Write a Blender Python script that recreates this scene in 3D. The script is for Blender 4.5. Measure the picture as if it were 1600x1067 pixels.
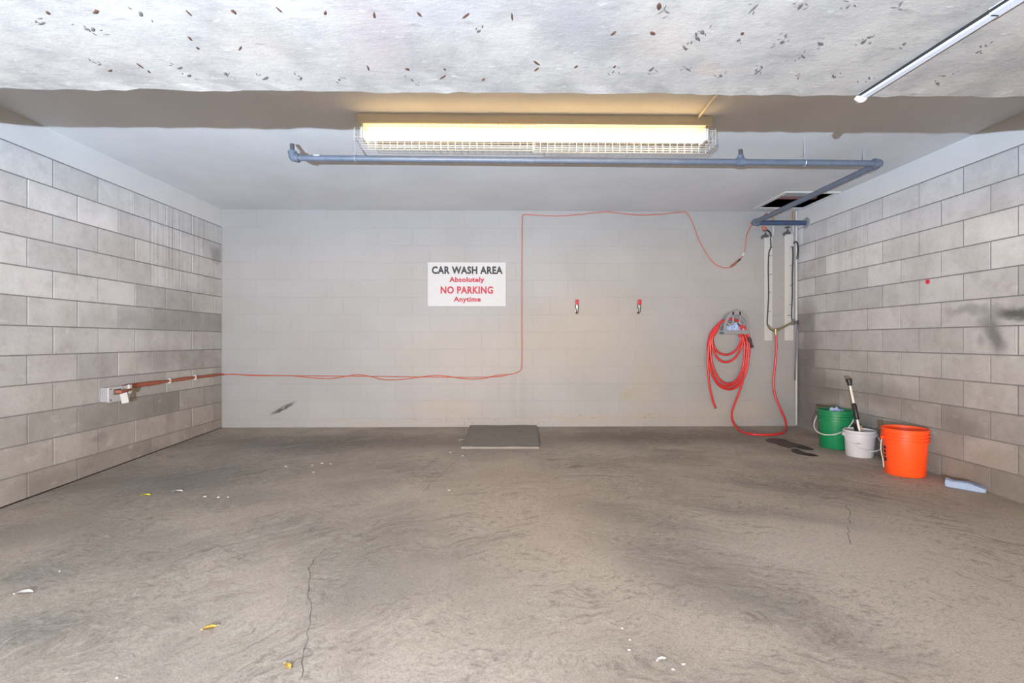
import bpy, bmesh, math, random
from mathutils import Vector, Matrix

for o in list(bpy.data.objects):
    bpy.data.objects.remove(o)
S = bpy.context.scene
COL = S.collection
rnd = random.Random(7)

# ------------------------------------------------------------------ camera
F = 778.0                      # focal length in pixels of the 1600 px wide frame
YAW = math.radians(0.957)
CAMZ = 1.013
cam = bpy.data.cameras.new('camera')
cam.sensor_width = 36.0
cam.lens = 36.0 * F / 1600.0
cam.shift_y = -1.5 / 1600.0
cam.clip_start = 0.02
camo = bpy.data.objects.new('camera', cam)
camo.location = (0, 0, CAMZ)
camo.rotation_euler = (math.pi / 2, 0, -YAW)
COL.objects.link(camo)
S.camera = camo

# ------------------------------------------------------------------ world, flash, exposure
W = bpy.data.worlds.new('world')
S.world = W
W.use_nodes = True
W.node_tree.nodes['Background'].inputs[0].default_value = (1.0, 0.62, 0.28, 1)
W.node_tree.nodes['Background'].inputs[1].default_value = 10.0

fl = bpy.data.lights.new('camera_flash', 'SPOT')
fl.energy = 2800.0
fl.color = (0.80, 0.98, 1.22)
fl.spot_size = math.radians(170); fl.spot_blend = 1.0
fl.shadow_soft_size = 0.012
flo = bpy.data.objects.new('camera_flash', fl)     # photographer's strobe, a step behind the camera, head tilted up
flo.location = (-0.85, -1.6, CAMZ - 0.315)
flo.rotation_euler = (math.radians(90 + 50), 0, 0)
COL.objects.link(flo)

S.view_settings.view_transform = 'Standard'
S.view_settings.look = 'None'
S.view_settings.gamma = 1.0
S.view_settings.use_curve_mapping = False
S.view_settings.exposure = 0.16

# ------------------------------------------------------------------ room measures
YB = 5.85; XL = -3.28; XR = 3.485; ZC = 2.540
Y0 = 0.55                      # near end of the side walls
YE = 1.733; ZS = CAMZ + 0.862  # beam edge and beam underside
CH = 0.2027; ZT = 2.331        # block course height, top of the first visible course
SL = 0.032
def fz(y): return -SL * (YB - y)

def ray(px, py):
    xc = (px - 800.0) / F; zc = -(py - 532.0) / F
    return Vector((xc * math.cos(YAW) + math.sin(YAW), math.cos(YAW) - xc * math.sin(YAW), zc))
def at_y(px, py, Y):
    d = ray(px, py); return Vector((0, 0, CAMZ)) + d * (Y / d.y)
def at_x(px, py, X):
    d = ray(px, py); return Vector((0, 0, CAMZ)) + d * (X / d.x)
def at_z(px, py, Z):
    d = ray(px, py); return Vector((0, 0, CAMZ)) + d * ((Z - CAMZ) / d.z)
def at_f(px, py, up=0.0):
    d = ray(px, py)            # CAMZ + t dz = -SL*(YB - t dy) + up
    t = (-SL * YB + up - CAMZ) / (d.z - SL * d.y)
    return Vector((0, 0, CAMZ)) + d * t

# ------------------------------------------------------------------ node helpers
class NT:
    def __init__(s, name, rough=0.7, spec=0.3, metal=0.0):
        s.m = bpy.data.materials.new(name); s.m.use_nodes = True
        s.t = s.m.node_tree; s.b = s.t.nodes['Principled BSDF']
        s.b.inputs['Roughness'].default_value = rough
        s.b.inputs['Specular IOR Level'].default_value = spec
        s.b.inputs['Metallic'].default_value = metal
        s._pos = None
    def n(s, ty, **kw):
        nd = s.t.nodes.new(ty)
        for k, v in kw.items(): setattr(nd, k, v)
        return nd
    def put(s, sock, v):
        if isinstance(v, bpy.types.NodeSocket): s.t.links.new(v, sock)
        elif v is not None:
            if sock.type == 'RGBA' and len(v) == 3: v = (*v, 1)
            sock.default_value = v
    @property
    def pos(s):
        if s._pos is None: s._pos = s.n('ShaderNodeNewGeometry').outputs['Position']
        return s._pos
    def vm(s, op, a, b=None, c=None):
        nd = s.n('ShaderNodeVectorMath', operation=op); s.put(nd.inputs[0], a)
        if b is not None: s.put(nd.inputs[1], b)
        if op == 'SCALE': s.put(nd.inputs[3], c)
        return nd.outputs['Value'] if op in ('LENGTH', 'DOT_PRODUCT') else nd.outputs[0]
    def ma(s, op, a, b=0.0, clamp=False):
        nd = s.n('ShaderNodeMath', operation=op, use_clamp=clamp); s.put(nd.inputs[0], a); s.put(nd.inputs[1], b)
        return nd.outputs[0]
    def noise(s, scale, detail=4, rough=0.55, vec=None, stretch=None, dist=0.0, color=False):
        v = vec if vec is not None else s.pos
        if stretch: v = s.vm('MULTIPLY', v, stretch)
        nd = s.n('ShaderNodeTexNoise'); s.put(nd.inputs['Vector'], v)
        nd.inputs['Scale'].default_value = scale; nd.inputs['Detail'].default_value = detail
        nd.inputs['Roughness'].default_value = rough; nd.inputs['Distortion'].default_value = dist
        return nd.outputs['Color' if color else 'Fac']
    def mr(s, v, a, b, c=0.0, d=1.0, smooth=True):
        nd = s.n('ShaderNodeMapRange', interpolation_type='SMOOTHSTEP' if smooth else 'LINEAR')
        for i, q in enumerate((v, a, b, c, d)): s.put(nd.inputs[i], q)
        return nd.outputs[0]
    def mix(s, f, a, b, mode='MIX'):
        nd = s.n('ShaderNodeMix', data_type='RGBA', blend_type=mode)
        s.put(nd.inputs[0], f); s.put(nd.inputs[6], a); s.put(nd.inputs[7], b)
        return nd.outputs[2]
    def warp(s, scale, amt, stretch=None):
        c = s.noise(scale, 3, 0.55, color=True, stretch=stretch)
        c = s.vm('SUBTRACT', c, (0.5, 0.5, 0.5))
        return s.vm('ADD', s.pos, s.vm('SCALE', c, c=amt))
    def blob(s, center, radii, rot=(0, 0, 0), soft=0.5, vec=None):
        mp = s.n('ShaderNodeMapping', vector_type='TEXTURE')
        s.put(mp.inputs[0], vec if vec is not None else s.pos)
        mp.inputs[1].default_value = center; mp.inputs[2].default_value = rot; mp.inputs[3].default_value = radii
        return s.mr(s.vm('LENGTH', mp.outputs[0]), 1 - soft, 1 + soft, 1.0, 0.0)
    def bump(s, h, strength=0.3, dist=0.01):
        nd = s.n('ShaderNodeBump'); nd.inputs['Strength'].default_value = strength
        nd.inputs['Distance'].default_value = dist; s.put(nd.inputs['Height'], h)
        s.t.links.new(nd.outputs[0], s.b.inputs['Normal'])
    def col(s, c): s.put(s.b.inputs['Base Color'], c)

def plain(name, c, rough=0.5, spec=0.4, metal=0.0, var=0.12, sc=14.0):
    t = NT(name, rough, spec, metal)
    f = t.noise(sc, 4, 0.6)
    t.col(t.mix(f, tuple(min(1, x * (1 - var)) for x in c), tuple(min(1, x * (1 + var)) for x in c)))
    return t.m

# ------------------------------------------------------------------ mesh helpers
def link(o, parent=None):
    COL.objects.link(o)
    if parent: 
        o.parent = parent
        o.matrix_parent_inverse = Matrix.Identity(4)
    return o
def mesh(name, V, Fc, mat, parent=None, smooth=False, origin=None):
    """vertices are given in world space; the object's origin goes to `origin` (relative to the parent's location)"""
    base = Vector((0, 0, 0))
    p = parent
    while p: base += p.location; p = p.parent
    og = Vector(origin) if origin is not None else (base if parent else sum((Vector(v) for v in V), Vector()) / len(V))
    me = bpy.data.meshes.new(name)
    me.from_pydata([tuple(Vector(v) - og) for v in V], [], Fc)
    me.materials.append(mat); me.update()
    if smooth:
        for q in me.polygons: q.use_smooth = True
    o = bpy.data.objects.new(name, me); o.location = og - base
    return link(o, parent)
def empty(name, loc, label, cat, group=None):
    o = bpy.data.objects.new(name, None); o.location = loc; o.empty_display_size = 0.1
    o['label'] = label; o['category'] = cat
    if group: o['group'] = group
    return link(o)
def tag(o, label, cat, group=None):
    o['label'] = label; o['category'] = cat
    if group: o['group'] = group
    return o
def struct(o, label=None):
    o['kind'] = 'structure'
    if label: o['label'] = label
    return o

class G:
    """collects shapes in world space"""
    def __init__(s): s.v = []; s.f = []
    def add(s, V, Fc):
        k = len(s.v); s.v += [Vector(v) for v in V]; s.f += [tuple(i + k for i in q) for q in Fc]; return s
    def box(s, a, b):
        x0, y0, z0 = a; x1, y1, z1 = b
        return s.add([(x0,y0,z0),(x1,y0,z0),(x1,y1,z0),(x0,y1,z0),(x0,y0,z1),(x1,y0,z1),(x1,y1,z1),(x0,y1,z1)],
                     [(0,3,2,1),(4,5,6,7),(0,1,5,4),(1,2,6,5),(2,3,7,6),(3,0,4,7)])
    def bbox(s, a, b, bv):
        bm = bmesh.new(); bmesh.ops.create_cube(bm, size=1)
        a = Vector(a); b = Vector(b)
        for v in bm.verts: v.co = Vector([(a[i] + b[i]) / 2 + v.co[i] * (b[i] - a[i]) for i in range(3)])
        bmesh.ops.bevel(bm, geom=bm.edges[:], offset=bv, segments=2, affect='EDGES', profile=0.6)
        bm.verts.index_update()
        s.add([v.co.copy() for v in bm.verts], [tuple(v.index for v in q.verts) for q in bm.faces]); bm.free(); return s
    def tube(s, pts, r, n=10, cap=True, closed=False, r2=None):
        P = [Vector(p) for p in pts]; m = len(P)
        rs = r if isinstance(r, (list, tuple)) else [r] * m
        T = []
        for i in range(m):
            a = P[i - 1] if (i or closed) else P[i]; b = P[(i + 1) % m] if (i < m - 1 or closed) else P[i]
            T.append((b - a).normalized())
        u = T[0].orthogonal().normalized(); V = []
        for i in range(m):
            u = (u - T[i] * u.dot(T[i])).normalized(); w = T[i].cross(u)
            for k in range(n):
                a = 2 * math.pi * k / n
                V.append(P[i] + (u * math.cos(a) + w * math.sin(a)) * rs[i])
        Fc = []
        for i in range(m if closed else m - 1):
            j = (i + 1) % m
            for k in range(n):
                q = (k + 1) % n
                Fc.append((i*n+k, i*n+q, j*n+q, j*n+k))
        if cap and not closed:
            Fc.append(tuple(range(n - 1, -1, -1))); Fc.append(tuple((m-1)*n + k for k in range(n)))
        return s.add(V, Fc)
    def lathe(s, c, prof, n=40, axis=None):
        V = []; c = Vector(c)
        R = axis.to_track_quat('Z', 'Y').to_matrix() if axis else Matrix.Identity(3)
        for r, z in prof:
            for k in range(n):
                a = 2 * math.pi * k / n
                V.append(c + R @ Vector((r * math.cos(a), r * math.sin(a), z)))
        m = len(prof)
        Fc = [(i*n+k, i*n+(k+1)%n, (i+1)*n+(k+1)%n, (i+1)*n+k) for i in range(m-1) for k in range(n)]
        if prof[0][0] > 1e-5: Fc.append(tuple(range(n - 1, -1, -1)))
        if prof[-1][0] > 1e-5: Fc.append(tuple((m-1)*n + k for k in range(n)))
        return s.add(V, Fc)
    def prism(s, pts, d):
        """flat polygon (3-d points) extruded by vector d"""
        P = [Vector(p) for p in pts]; d = Vector(d); n = len(P)
        V = P + [p + d for p in P]
        Fc = [tuple(range(n)), tuple(range(2*n-1, n-1, -1))] + [(i, i+n, (i+1)%n+n, (i+1)%n) for i in range(n)]
        return s.add(V, Fc)
    def build(s, name, mat, parent=None, smooth=False, origin=None):
        bm = bmesh.new(); vs = [bm.verts.new(v) for v in s.v]
        for q in s.f:
            try: bm.faces.new([vs[i] for i in q])
            except ValueError: pass
        bmesh.ops.recalc_face_normals(bm, faces=bm.faces[:])
        bm.verts.index_update()
        V = [v.co.copy() for v in bm.verts]; Fc = [tuple(v.index for v in q.verts) for q in bm.faces]; bm.free()
        o = mesh(name, V, Fc, mat, parent, smooth, origin)
        if smooth:
            try:
                md = o.modifiers.new('edges', 'EDGE_SPLIT'); md.split_angle = math.radians(42)
            except Exception: pass
        return o
def crom(P, k=8, closed=False):
    P = [Vector(p) for p in P]; n = len(P); out = []
    for i in range(n if closed else n - 1):
        if closed: a, b, c, d = P[i-1], P[i], P[(i+1) % n], P[(i+2) % n]
        else: a, b, c, d = P[max(i-1, 0)], P[i], P[i+1], P[min(i+2, n-1)]
        for j in range(k):
            t = j / k
            out.append(0.5 * ((2*b) + (c-a)*t + (2*a-5*b+4*c-d)*t*t + (3*b-a-3*c+d)*t**3))
    if not closed: out.append(P[-1])
    return out

# ------------------------------------------------------------------ materials of the setting
def mat_block(name, side):
    t = NT(name, 0.85, 0.2)
    oc = t.n('ShaderNodeObjectInfo').outputs['Color']
    big = t.noise(3.2, 5, 0.6)
    fine = t.noise(55, 4, 0.65)
    c = t.mix(t.mr(big, 0.36, 0.66), oc, (0.86, 0.85, 0.83), 'MULTIPLY')
    c = t.mix(t.mr(t.noise(11, 5, 0.65), 0.48, 0.70, 0, 0.42), c, (0.78, 0.765, 0.745), 'MULTIPLY')
    c = t.mix(t.mr(t.noise(8, 5, 0.6, stretch=(1, 1, 1.6)), 0.58, 0.74, 0, 0.25), c, (0.60, 0.59, 0.57))
    c = t.mix(t.mr(fine, 0.35, 0.75, 0.0, 0.35), c, (0.80, 0.79, 0.77), 'MULTIPLY')
    pits = t.noise(130, 2, 0.5)
    c = t.mix(t.mr(pits, 0.68, 0.76, 0.0, 0.4), c, (0.35, 0.33, 0.30))
    w = t.warp(5, 0.16)
    if side == 'L':
        # rusty drips hanging from the joint near the far corner
        v = t.vm('MULTIPLY', t.pos, (0.0, 38.0, 0.55))
        st = t.noise(1.0, 1.5, 0.4, vec=v)
        reg = t.blob((XL, 5.15, 1.98), (1, 0.55, 0.42), soft=0.75)
        c = t.mix(t.ma('MULTIPLY', t.mr(st, 0.56, 0.66, 0, 0.7), reg), c, (0.22, 0.21, 0.20))
        for (px, py, ry, rz, k) in ((337, 398, .10, .09, .55), (300, 470, .45, .13, .28), (262, 505, .9, .10, .22), (250, 560, .3, .1, .3),
                                    (205, 640, .55, .10, .32), (155, 680, .09, .035, .6), (80, 750, .30, .05, .35), (235, 703, .14, .03, .5)):
            p = at_x(px, py, XL)
            c = t.mix(t.ma('MULTIPLY', t.blob(p, (1, ry, rz), soft=0.55, vec=w), k), c, (0.19, 0.175, 0.165))
    else:
        for (px, py, ry, rz, k) in ((1252, 600, .26, .42, .75), (1262, 520, .18, .40, .5), (1290, 600, .22, .16, .45), (1330, 610, .5, .10, .28),
                                    (1400, 620, .35, .10, .3), (1500, 665, .22, .07, .35), (1300, 660, .6, .14, .35)):
            p = at_x(px, py, XR)
            c = t.mix(t.ma('MULTIPLY', t.blob(p, (1, ry, rz), soft=0.7, vec=w), k), c, (0.135, 0.122, 0.112))
        # soot smears and a red paint spot
        w2 = t.warp(9, 0.10)
        for (px, py, ry, rz, rx, k) in ((1588, 490, .13, .035, 0, .92), (1520, 484, .20, .035, 0, .42), (1556, 524, .055, .12, -.35, .72), (1537, 503, .05, .06, .3, .42), (1534, 532, .03, .035, 0, .35)):
            p = at_x(px, py, XR)
            c = t.mix(t.ma('MULTIPLY', t.blob(p, (1, ry, rz), (rx, 0, 0), soft=0.75, vec=w2), k), c, (0.075, 0.078, 0.072))
        p = at_x(1449, 440, XR)
        c = t.mix(t.blob(p, (1, .021, .021), soft=0.5, vec=t.warp(30, 0.02)), c, (0.55, 0.02, 0.04))
        # pale lime runs from a joint
        v = t.vm('MULTIPLY', t.pos, (0.0, 30.0, 0.5)); st = t.noise(1.0, 1.5, 0.4, vec=v)
        reg = t.blob((XR, 5.05, 2.05), (1, 0.55, 0.35), soft=0.4)
        c = t.mix(t.ma('MULTIPLY', t.mr(st, 0.58, 0.66, 0, 0.45), reg), c, (0.62, 0.62, 0.62))
    t.col(c)
    t.bump(t.ma('ADD', t.noise(70, 4, 0.7), t.ma('MULTIPLY', big, 1.5)), 0.35, 0.004)
    return t.m

M = {}
M['block_L'] = mat_block('left_block_face', 'L')
M['block_R'] = mat_block('right_block_face', 'R')
M['mortar'] = plain('grey_mortar', (0.20, 0.19, 0.18), 0.95, 0.1, var=0.3, sc=18)

t = NT('painted_block_wall', 0.6, 0.3)
oc = t.n('ShaderNodeObjectInfo').outputs['Color']
c = t.mix(t.mr(t.noise(1.6, 5, 0.6), 0.3, 0.7), oc, (0.93, 0.92, 0.90), 'MULTIPLY')
w = t.warp(4, 0.22)
for (px, py, rx, rz, k, cc) in ((905, 520, .65, .42, .50, (0.312, 0.270, 0.210)), (1010, 600, .18, .30, .50, (0.300, 0.264, 0.204)), (980, 617, .08, .07, .45, (0.276, 0.222, 0.156)),
                                (700, 640, .45, .10, .5, (0.330, 0.276, 0.216)), (960, 655, 1.2, .05, .45, (0.312, 0.258, 0.198)), (620, 660, 1.0, .035, .35, (0.300, 0.252, 0.198)),
                                (1150, 640, .5, .10, .35, (0.330, 0.282, 0.216)), (740, 560, .9, .4, .38, (0.336, 0.288, 0.240))):
    p = at_y(px, py, YB)
    c = t.mix(t.ma('MULTIPLY', t.blob(p, (rx, 1, rz), soft=0.75, vec=w), k), c, cc)
# scuffed paint just above the floor
sc_ = t.ma('MULTIPLY', t.mr(t.noise(26, 3, 0.7), 0.60, 0.70, 0, 0.7), t.blob((0.35, YB, 0.05), (2.2, 1, 0.11), soft=0.5, vec=w))
c = t.mix(sc_, c, (0.16, 0.13, 0.10))
# faint grey drips under the cord
for px in (801, 817):
    p = at_y(px, 625, YB)
    c = t.mix(t.ma('MULTIPLY', t.blob(p, (.035, 1, .26), soft=0.8, vec=t.warp(6, 0.04)), 0.42), c, (0.240, 0.228, 0.210))
# black scrape
p = at_y(442, 638, YB)
c = t.mix(t.ma('MULTIPLY', t.blob(p, (.135, 1, .022), (0, math.radians(-27), 0), soft=0.5, vec=t.warp(25, 0.035)), t.mr(t.noise(30, 3, .6), 0.3, 0.55, 0.45, 0.95)), c, (0.042, 0.039, 0.036))
t.col(c)
t.bump(t.ma('ADD', t.noise(40, 4, 0.6), t.noise(8, 2, 0.5)), 0.18, 0.004)
M['paint'] = t.m

t = NT('ceiling_paint', 0.75, 0.2)
t.col(t.mix(t.mr(t.noise(1.2, 5, 0.6, stretch=(1, 1, 1)), 0.3, 0.7), (0.60, 0.60, 0.60), (0.54, 0.54, 0.54)))
t.bump(t.noise(60, 4, 0.6), 0.15, 0.003)
M['ceil'] = t.m
M['band'] = plain('white_painted_course', (0.56, 0.56, 0.555), 0.65, 0.25, var=0.05, sc=4)

t = NT('whitewashed_concrete', 0.85, 0.2)
c = t.mix(t.mr(t.noise(5.5, 7, 0.7), 0.36, 0.74), (0.325, 0.308, 0.283), (0.220, 0.211, 0.200))
w = t.warp(6, 0.25)
for (px, py, rx, ry, k, cc) in ((590, 60, .09, .16, .75, (0.267, 0.229, 0.223)), (560, 100, .10, .06, .5, (0.310, 0.273, 0.260)), (905, 30, .10, .12, .65, (0.236, 0.217, 0.223)), (700, 15, .12, .08, .5, (0.260, 0.248, 0.260)), (1130, 105, .09, .03, .6, (0.347, 0.273, 0.223)), (1040, 60, .10, .10, .35, (0.341, 0.285, 0.236)),
                                (400, 70, .10, .1, .35, (0.347, 0.298, 0.248)), (1300, 30, .10, .10, .5, (0.248, 0.242, 0.229)), (1180, 90, .15, .12, .3, (0.279, 0.273, 0.267))):
    p = at_z(px, py, ZS)
    c = t.mix(t.ma('MULTIPLY', t.blob(p, (rx, ry, 1), soft=0.8, vec=w), k), c, cc)
sk = t.noise(22, 6, 0.75, stretch=(0.45, 1.6, 1))
c = t.mix(t.mr(sk, 0.55, 0.70, 0, 0.6), c, (0.17, 0.16, 0.155))
c = t.mix(t.mr(t.noise(34, 5, 0.7, stretch=(0.6, 1.4, 1)), 0.62, 0.70, 0, 0.55), c, (0.46, 0.45, 0.435))
t.col(c)
t.bump(t.ma('ADD', sk, t.noise(60, 5, 0.7)), 0.22, 0.006)
M['beam'] = t.m

t = NT('worn_concrete_floor', 0.82, 0.25)
w = t.warp(1.1, 0.9)
w2 = t.warp(3.0, 0.30)
a = t.noise(1.1, 6, 0.62, vec=w2)
c = t.mix(t.mr(a, 0.32, 0.68), (0.325, 0.286, 0.244), (0.480, 0.424, 0.362))
# sandy worn track, dirty back strip and side
def track(pts, rx, ry, k, cc, soft=0.9, rot=0):
    global c
    for (px, py) in pts:
        p = at_f(px, py)
        c = t.mix(t.ma('MULTIPLY', t.blob(p, (rx, ry, 1), (0, 0, rot), soft=soft, vec=w2), k), c, cc)
track([(780, 760), (860, 800), (900, 850)], .55, .55, .55, (.53, .445, .355))
track([(960, 900), (1050, 960), (640, 985), (900, 1010)], .30, .22, .45, (.52, .445, .365))
track([(480, 690), (620, 690), (900, 685), (1080, 682)], .8, .28, .62, (.155, .135, .118))
track([(1480, 880), (1330, 860), (1540, 960)], .85, .6, .8, (.54, .50, .45))  # greyer concrete, also lightened in colour to make up for weak light here
track([(420, 700), (330, 740), (250, 760)], .6, .35, .5, (.205, .195, .185))
track([(30, 985), (60, 900)], .16, .12, .6, (.19, .19, .185))
track([(1000, 810), (1070, 870), (1150, 930)], .42, .17, .60, (.215, .198, .178), rot=-0.6)
track([(1230, 760), (1180, 800)], .5, .10, .5, (.23, .212, .192), rot=-0.35)
track([(1220, 950), (1350, 1010)], .22, .09, .45, (.26, .245, .23), rot=-0.5)
track([(1340, 735), (1250, 730)], .35, .18, .35, (.25, .235, .22))
track([(560, 920), (590, 870)], .30, .18, .5, (.24, .215, .19))
track([(230, 860), (120, 830)], .5, .14, .4, (.25, .235, .22))
track([(420, 780), (480, 820)], .45, .18, .4, (.25, .228, .205))
# trowel swirls: fine scratches that follow large arcs
ctr = t.vm('SUBTRACT', w2, (0.55, 1.0, 0.0))
sx = t.n('ShaderNodeSeparateXYZ'); t.put(sx.inputs[0], ctr)
rad = t.ma('SQRT', t.ma('ADD', t.ma('MULTIPLY', sx.outputs[0], sx.outputs[0]), t.ma('MULTIPLY', sx.outputs[1], sx.outputs[1])))
angn = t.ma('ARCTAN2', sx.outputs[1], sx.outputs[0])
pv = t.n('ShaderNodeCombineXYZ'); t.put(pv.inputs[0], t.ma('MULTIPLY', rad, 26.0)); t.put(pv.inputs[1], t.ma('MULTIPLY', angn, 5.0))
st = t.noise(1.0, 6, 0.78, vec=pv.outputs[0], dist=0.6)
st2 = t.noise(26, 6, 0.75, vec=w2, stretch=(0.7, 1.6, 1))
patch = t.mr(t.noise(1.3, 4, 0.6), 0.40, 0.62)
patch2 = t.mr(t.noise(1.7, 4, 0.6, stretch=(1, 1, 1), dist=0.5), 0.60, 0.42)
c = t.mix(t.ma('MULTIPLY', t.mr(st, 0.49, 0.68, 0, 0.7), patch), c, (0.145, 0.128, 0.110))
c = t.mix(t.ma('MULTIPLY', t.mr(st, 0.50, 0.30, 0, 0.55), patch), c, (0.52, 0.475, 0.41))
c = t.mix(t.ma('MULTIPLY', t.mr(st2, 0.51, 0.68, 0, 0.62), patch2), c, (0.16, 0.142, 0.122))
c = t.mix(t.ma('MULTIPLY', t.mr(st2, 0.50, 0.34, 0, 0.45), patch2), c, (0.53, 0.485, 0.42))
gr = t.noise(150, 3, 0.75)
c = t.mix(t.mr(t.noise(60, 5, 0.75, vec=w2, stretch=(0.8, 1.5, 1)), 0.5, 0.68, 0, 0.5), c, (0.19, 0.17, 0.15))
c = t.mix(t.mr(gr, 0.35, 0.7, 0, 0.6), c, (0.55, 0.53, 0.50), 'MULTIPLY')
t.col(c)
t.bump(t.ma('ADD', t.ma('ADD', st2, t.ma('MULTIPLY', gr, 0.7)), t.ma('MULTIPLY', st, patch)), 0.3, 0.004)
M['floor'] = t.m

# everyday materials
M['steel_blue'] = plain('blue_grey_painted_pipe', (0.105, 0.125, 0.16), 0.45, 0.5, var=0.35, sc=30)
M['navy'] = plain('dark_blue_paint', (0.035, 0.055, 0.11), 0.4, 0.5, var=0.3, sc=30)
M['galv'] = plain('galvanised_steel', (0.45, 0.46, 0.48), 0.4, 0.5, 0.6)
M['wire'] = plain('zinc_wire', (0.62, 0.60, 0.56), 0.35, 0.5, 0.5, 0.05)
M['darkmetal'] = plain('dark_metal', (0.09, 0.09, 0.095), 0.45, 0.5, 0.4)
M['white'] = plain('white_enamel', (0.42, 0.415, 0.40), 0.4, 0.4, var=0.04)
M['cream'] = plain('cream_conduit', (0.66, 0.60, 0.48), 0.5, 0.4, var=0.06)
M['trunk'] = plain('grey_trunking', (0.42, 0.45, 0.50), 0.45, 0.4, var=0.08)
M['trunk_dark'] = plain('trunking_underside', (0.16, 0.165, 0.17), 0.6, 0.3)
M['cord'] = plain('orange_cord_rubber', (0.40, 0.095, 0.055), 0.5, 0.4, var=0.1)
M['cordb'] = plain('brown_orange_cord', (0.24, 0.080, 0.042), 0.6, 0.3, var=0.2)
M['clear'] = plain('clear_plastic_sleeve', (0.44, 0.42, 0.39), 0.25, 0.5, var=0.05)
M['hose'] = plain('red_rubber_hose', (0.50, 0.022, 0.020), 0.35, 0.5, var=0.08, sc=8)
M['black'] = plain('black_plastic', (0.015, 0.015, 0.016), 0.45, 0.4)
M['greyplastic'] = plain('grey_plastic', (0.20, 0.203, 0.207), 0.5, 0.4, var=0.06)
M['brass'] = plain('weathered_brass', (0.30, 0.25, 0.14), 0.4, 0.5, 0.7, 0.2)
M['copper'] = plain('copper_tube', (0.55, 0.30, 0.17), 0.35, 0.5, 0.8, 0.2)
M['bluecloth'] = plain('pale_blue_cloth', (0.30, 0.40, 0.58), 0.9, 0.1, var=0.15, sc=40)
M['rustbrown'] = plain('rust_brown_stone', (0.075, 0.038, 0.026), 0.9, 0.1, var=0.35, sc=60)
M['darkstone'] = plain('dark_pitted_concrete', (0.095, 0.085, 0.08), 0.9, 0.1, var=0.35, sc=60)
M['greenp'] = plain('green_bucket_plastic', (0.008, 0.19, 0.07), 0.38, 0.45, var=0.06)
M['orangep'] = plain('orange_bucket_plastic', (0.95, 0.085, 0.012), 0.38, 0.45, var=0.03)
M['whitep'] = plain('white_pail_plastic', (0.56, 0.56, 0.58), 0.35, 0.45, var=0.02)
M['whitew'] = plain('white_coated_wire', (0.58, 0.58, 0.56), 0.4, 0.4, var=0.02)
M['wood'] = plain('pale_wood', (0.50, 0.37, 0.20), 0.6, 0.3, var=0.15, sc=40)
M['pole'] = plain('pale_aluminium_pole', (0.66, 0.63, 0.58), 0.3, 0.5, 0.3, 0.05)
M['redp'] = plain('red_plastic', (0.36, 0.010, 0.02), 0.4, 0.4)
M['ink'] = plain('black_print', (0.010, 0.011, 0.013), 0.5, 0.3)
M['redink'] = plain('red_print', (0.33, 0.010, 0.03), 0.5, 0.3)
M['signw'] = plain('white_sign_board', (0.40, 0.405, 0.405), 0.5, 0.3, var=0.02, sc=3)
M['mat'] = plain('dusty_grey_plate', (0.215, 0.20, 0.178), 0.85, 0.2, var=0.22, sc=9)
M['paper'] = plain('white_paper', (0.64, 0.63, 0.60), 0.8, 0.2, var=0.04)
M['leaf'] = plain('dry_yellow_leaf', (0.62, 0.38, 0.07), 0.7, 0.2, var=0.25, sc=60)
M['leafy'] = plain('bright_yellow_scrap', (0.70, 0.66, 0.05), 0.7, 0.2, var=0.15)
M['gap'] = plain('shadow_gap_strip', (0.03, 0.022, 0.016), 0.9, 0.1)
M['void'] = plain('dark_void', (0.035, 0.028, 0.028), 0.95, 0.05)
M['rustpipe'] = plain('dusty_red_pipe', (0.20, 0.10, 0.10), 0.7, 0.2)
t = NT('wet_floor_film', 0.38, 0.25); t.col(t.mix(t.noise(12, 4), (0.020, 0.016, 0.012), (0.045, 0.036, 0.028))); M['wet'] = t.m
def emis(name, c, s):
    m = bpy.data.materials.new(name); m.use_nodes = True
    b = m.node_tree.nodes['Principled BSDF']
    b.inputs['Base Color'].default_value = (0.9, 0.9, 0.9, 1)
    b.inputs['Emission Color'].default_value = (*c, 1); b.inputs['Emission Strength'].default_value = s
    return m
M['tube'] = emis('glowing_tube', (1.0, 0.64, 0.23), 8.5)

# ------------------------------------------------------------------ the setting
# floor: falls gently from the back wall towards the car park
g = G()
xs = [-9, XL - .3, -1.5, 0, 1.5, XR + .3, 9]; ys = [-7, -3, 0, 2, 4, YB + .2]
V = [(x, y, fz(y)) for y in ys for x in xs]; nx = len(xs)
g.add(V, [(j*nx+i, j*nx+i+1, (j+1)*nx+i+1, (j+1)*nx+i) for j in range(len(ys)-1) for i in range(nx-1)])
V2 = [(x, y, fz(y) - .25) for y in ys for x in xs]
g.add(V2, [(j*nx+i, (j+1)*nx+i, (j+1)*nx+i+1, j*nx+i+1) for j in range(len(ys)-1) for i in range(nx-1)])
floor = struct(g.build('floor', M['floor'], origin=(0, 0, 0)), 'worn grey-brown concrete floor with trowel swirls')

# ceiling with an opening above the taps
hx0, hx1, hy0, hy1 = 2.93, 3.43, 5.10, 5.66
g = G()
for a, b in (((XL - .2, YE - .05, ZC), (hx0, YB + .2, ZC + .15)), ((hx1, YE - .05, ZC), (XR + .2, YB + .2, ZC + .15)),
             ((hx0, YE - .05, ZC), (hx1, hy0, ZC + .15)), ((hx0, hy1, ZC), (hx1, YB + .2, ZC + .15))):
    g.box(a, b)
ceiling = struct(g.build('ceiling', M['ceil'], origin=(0, 3, ZC)), 'smooth pale painted ceiling')

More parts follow.
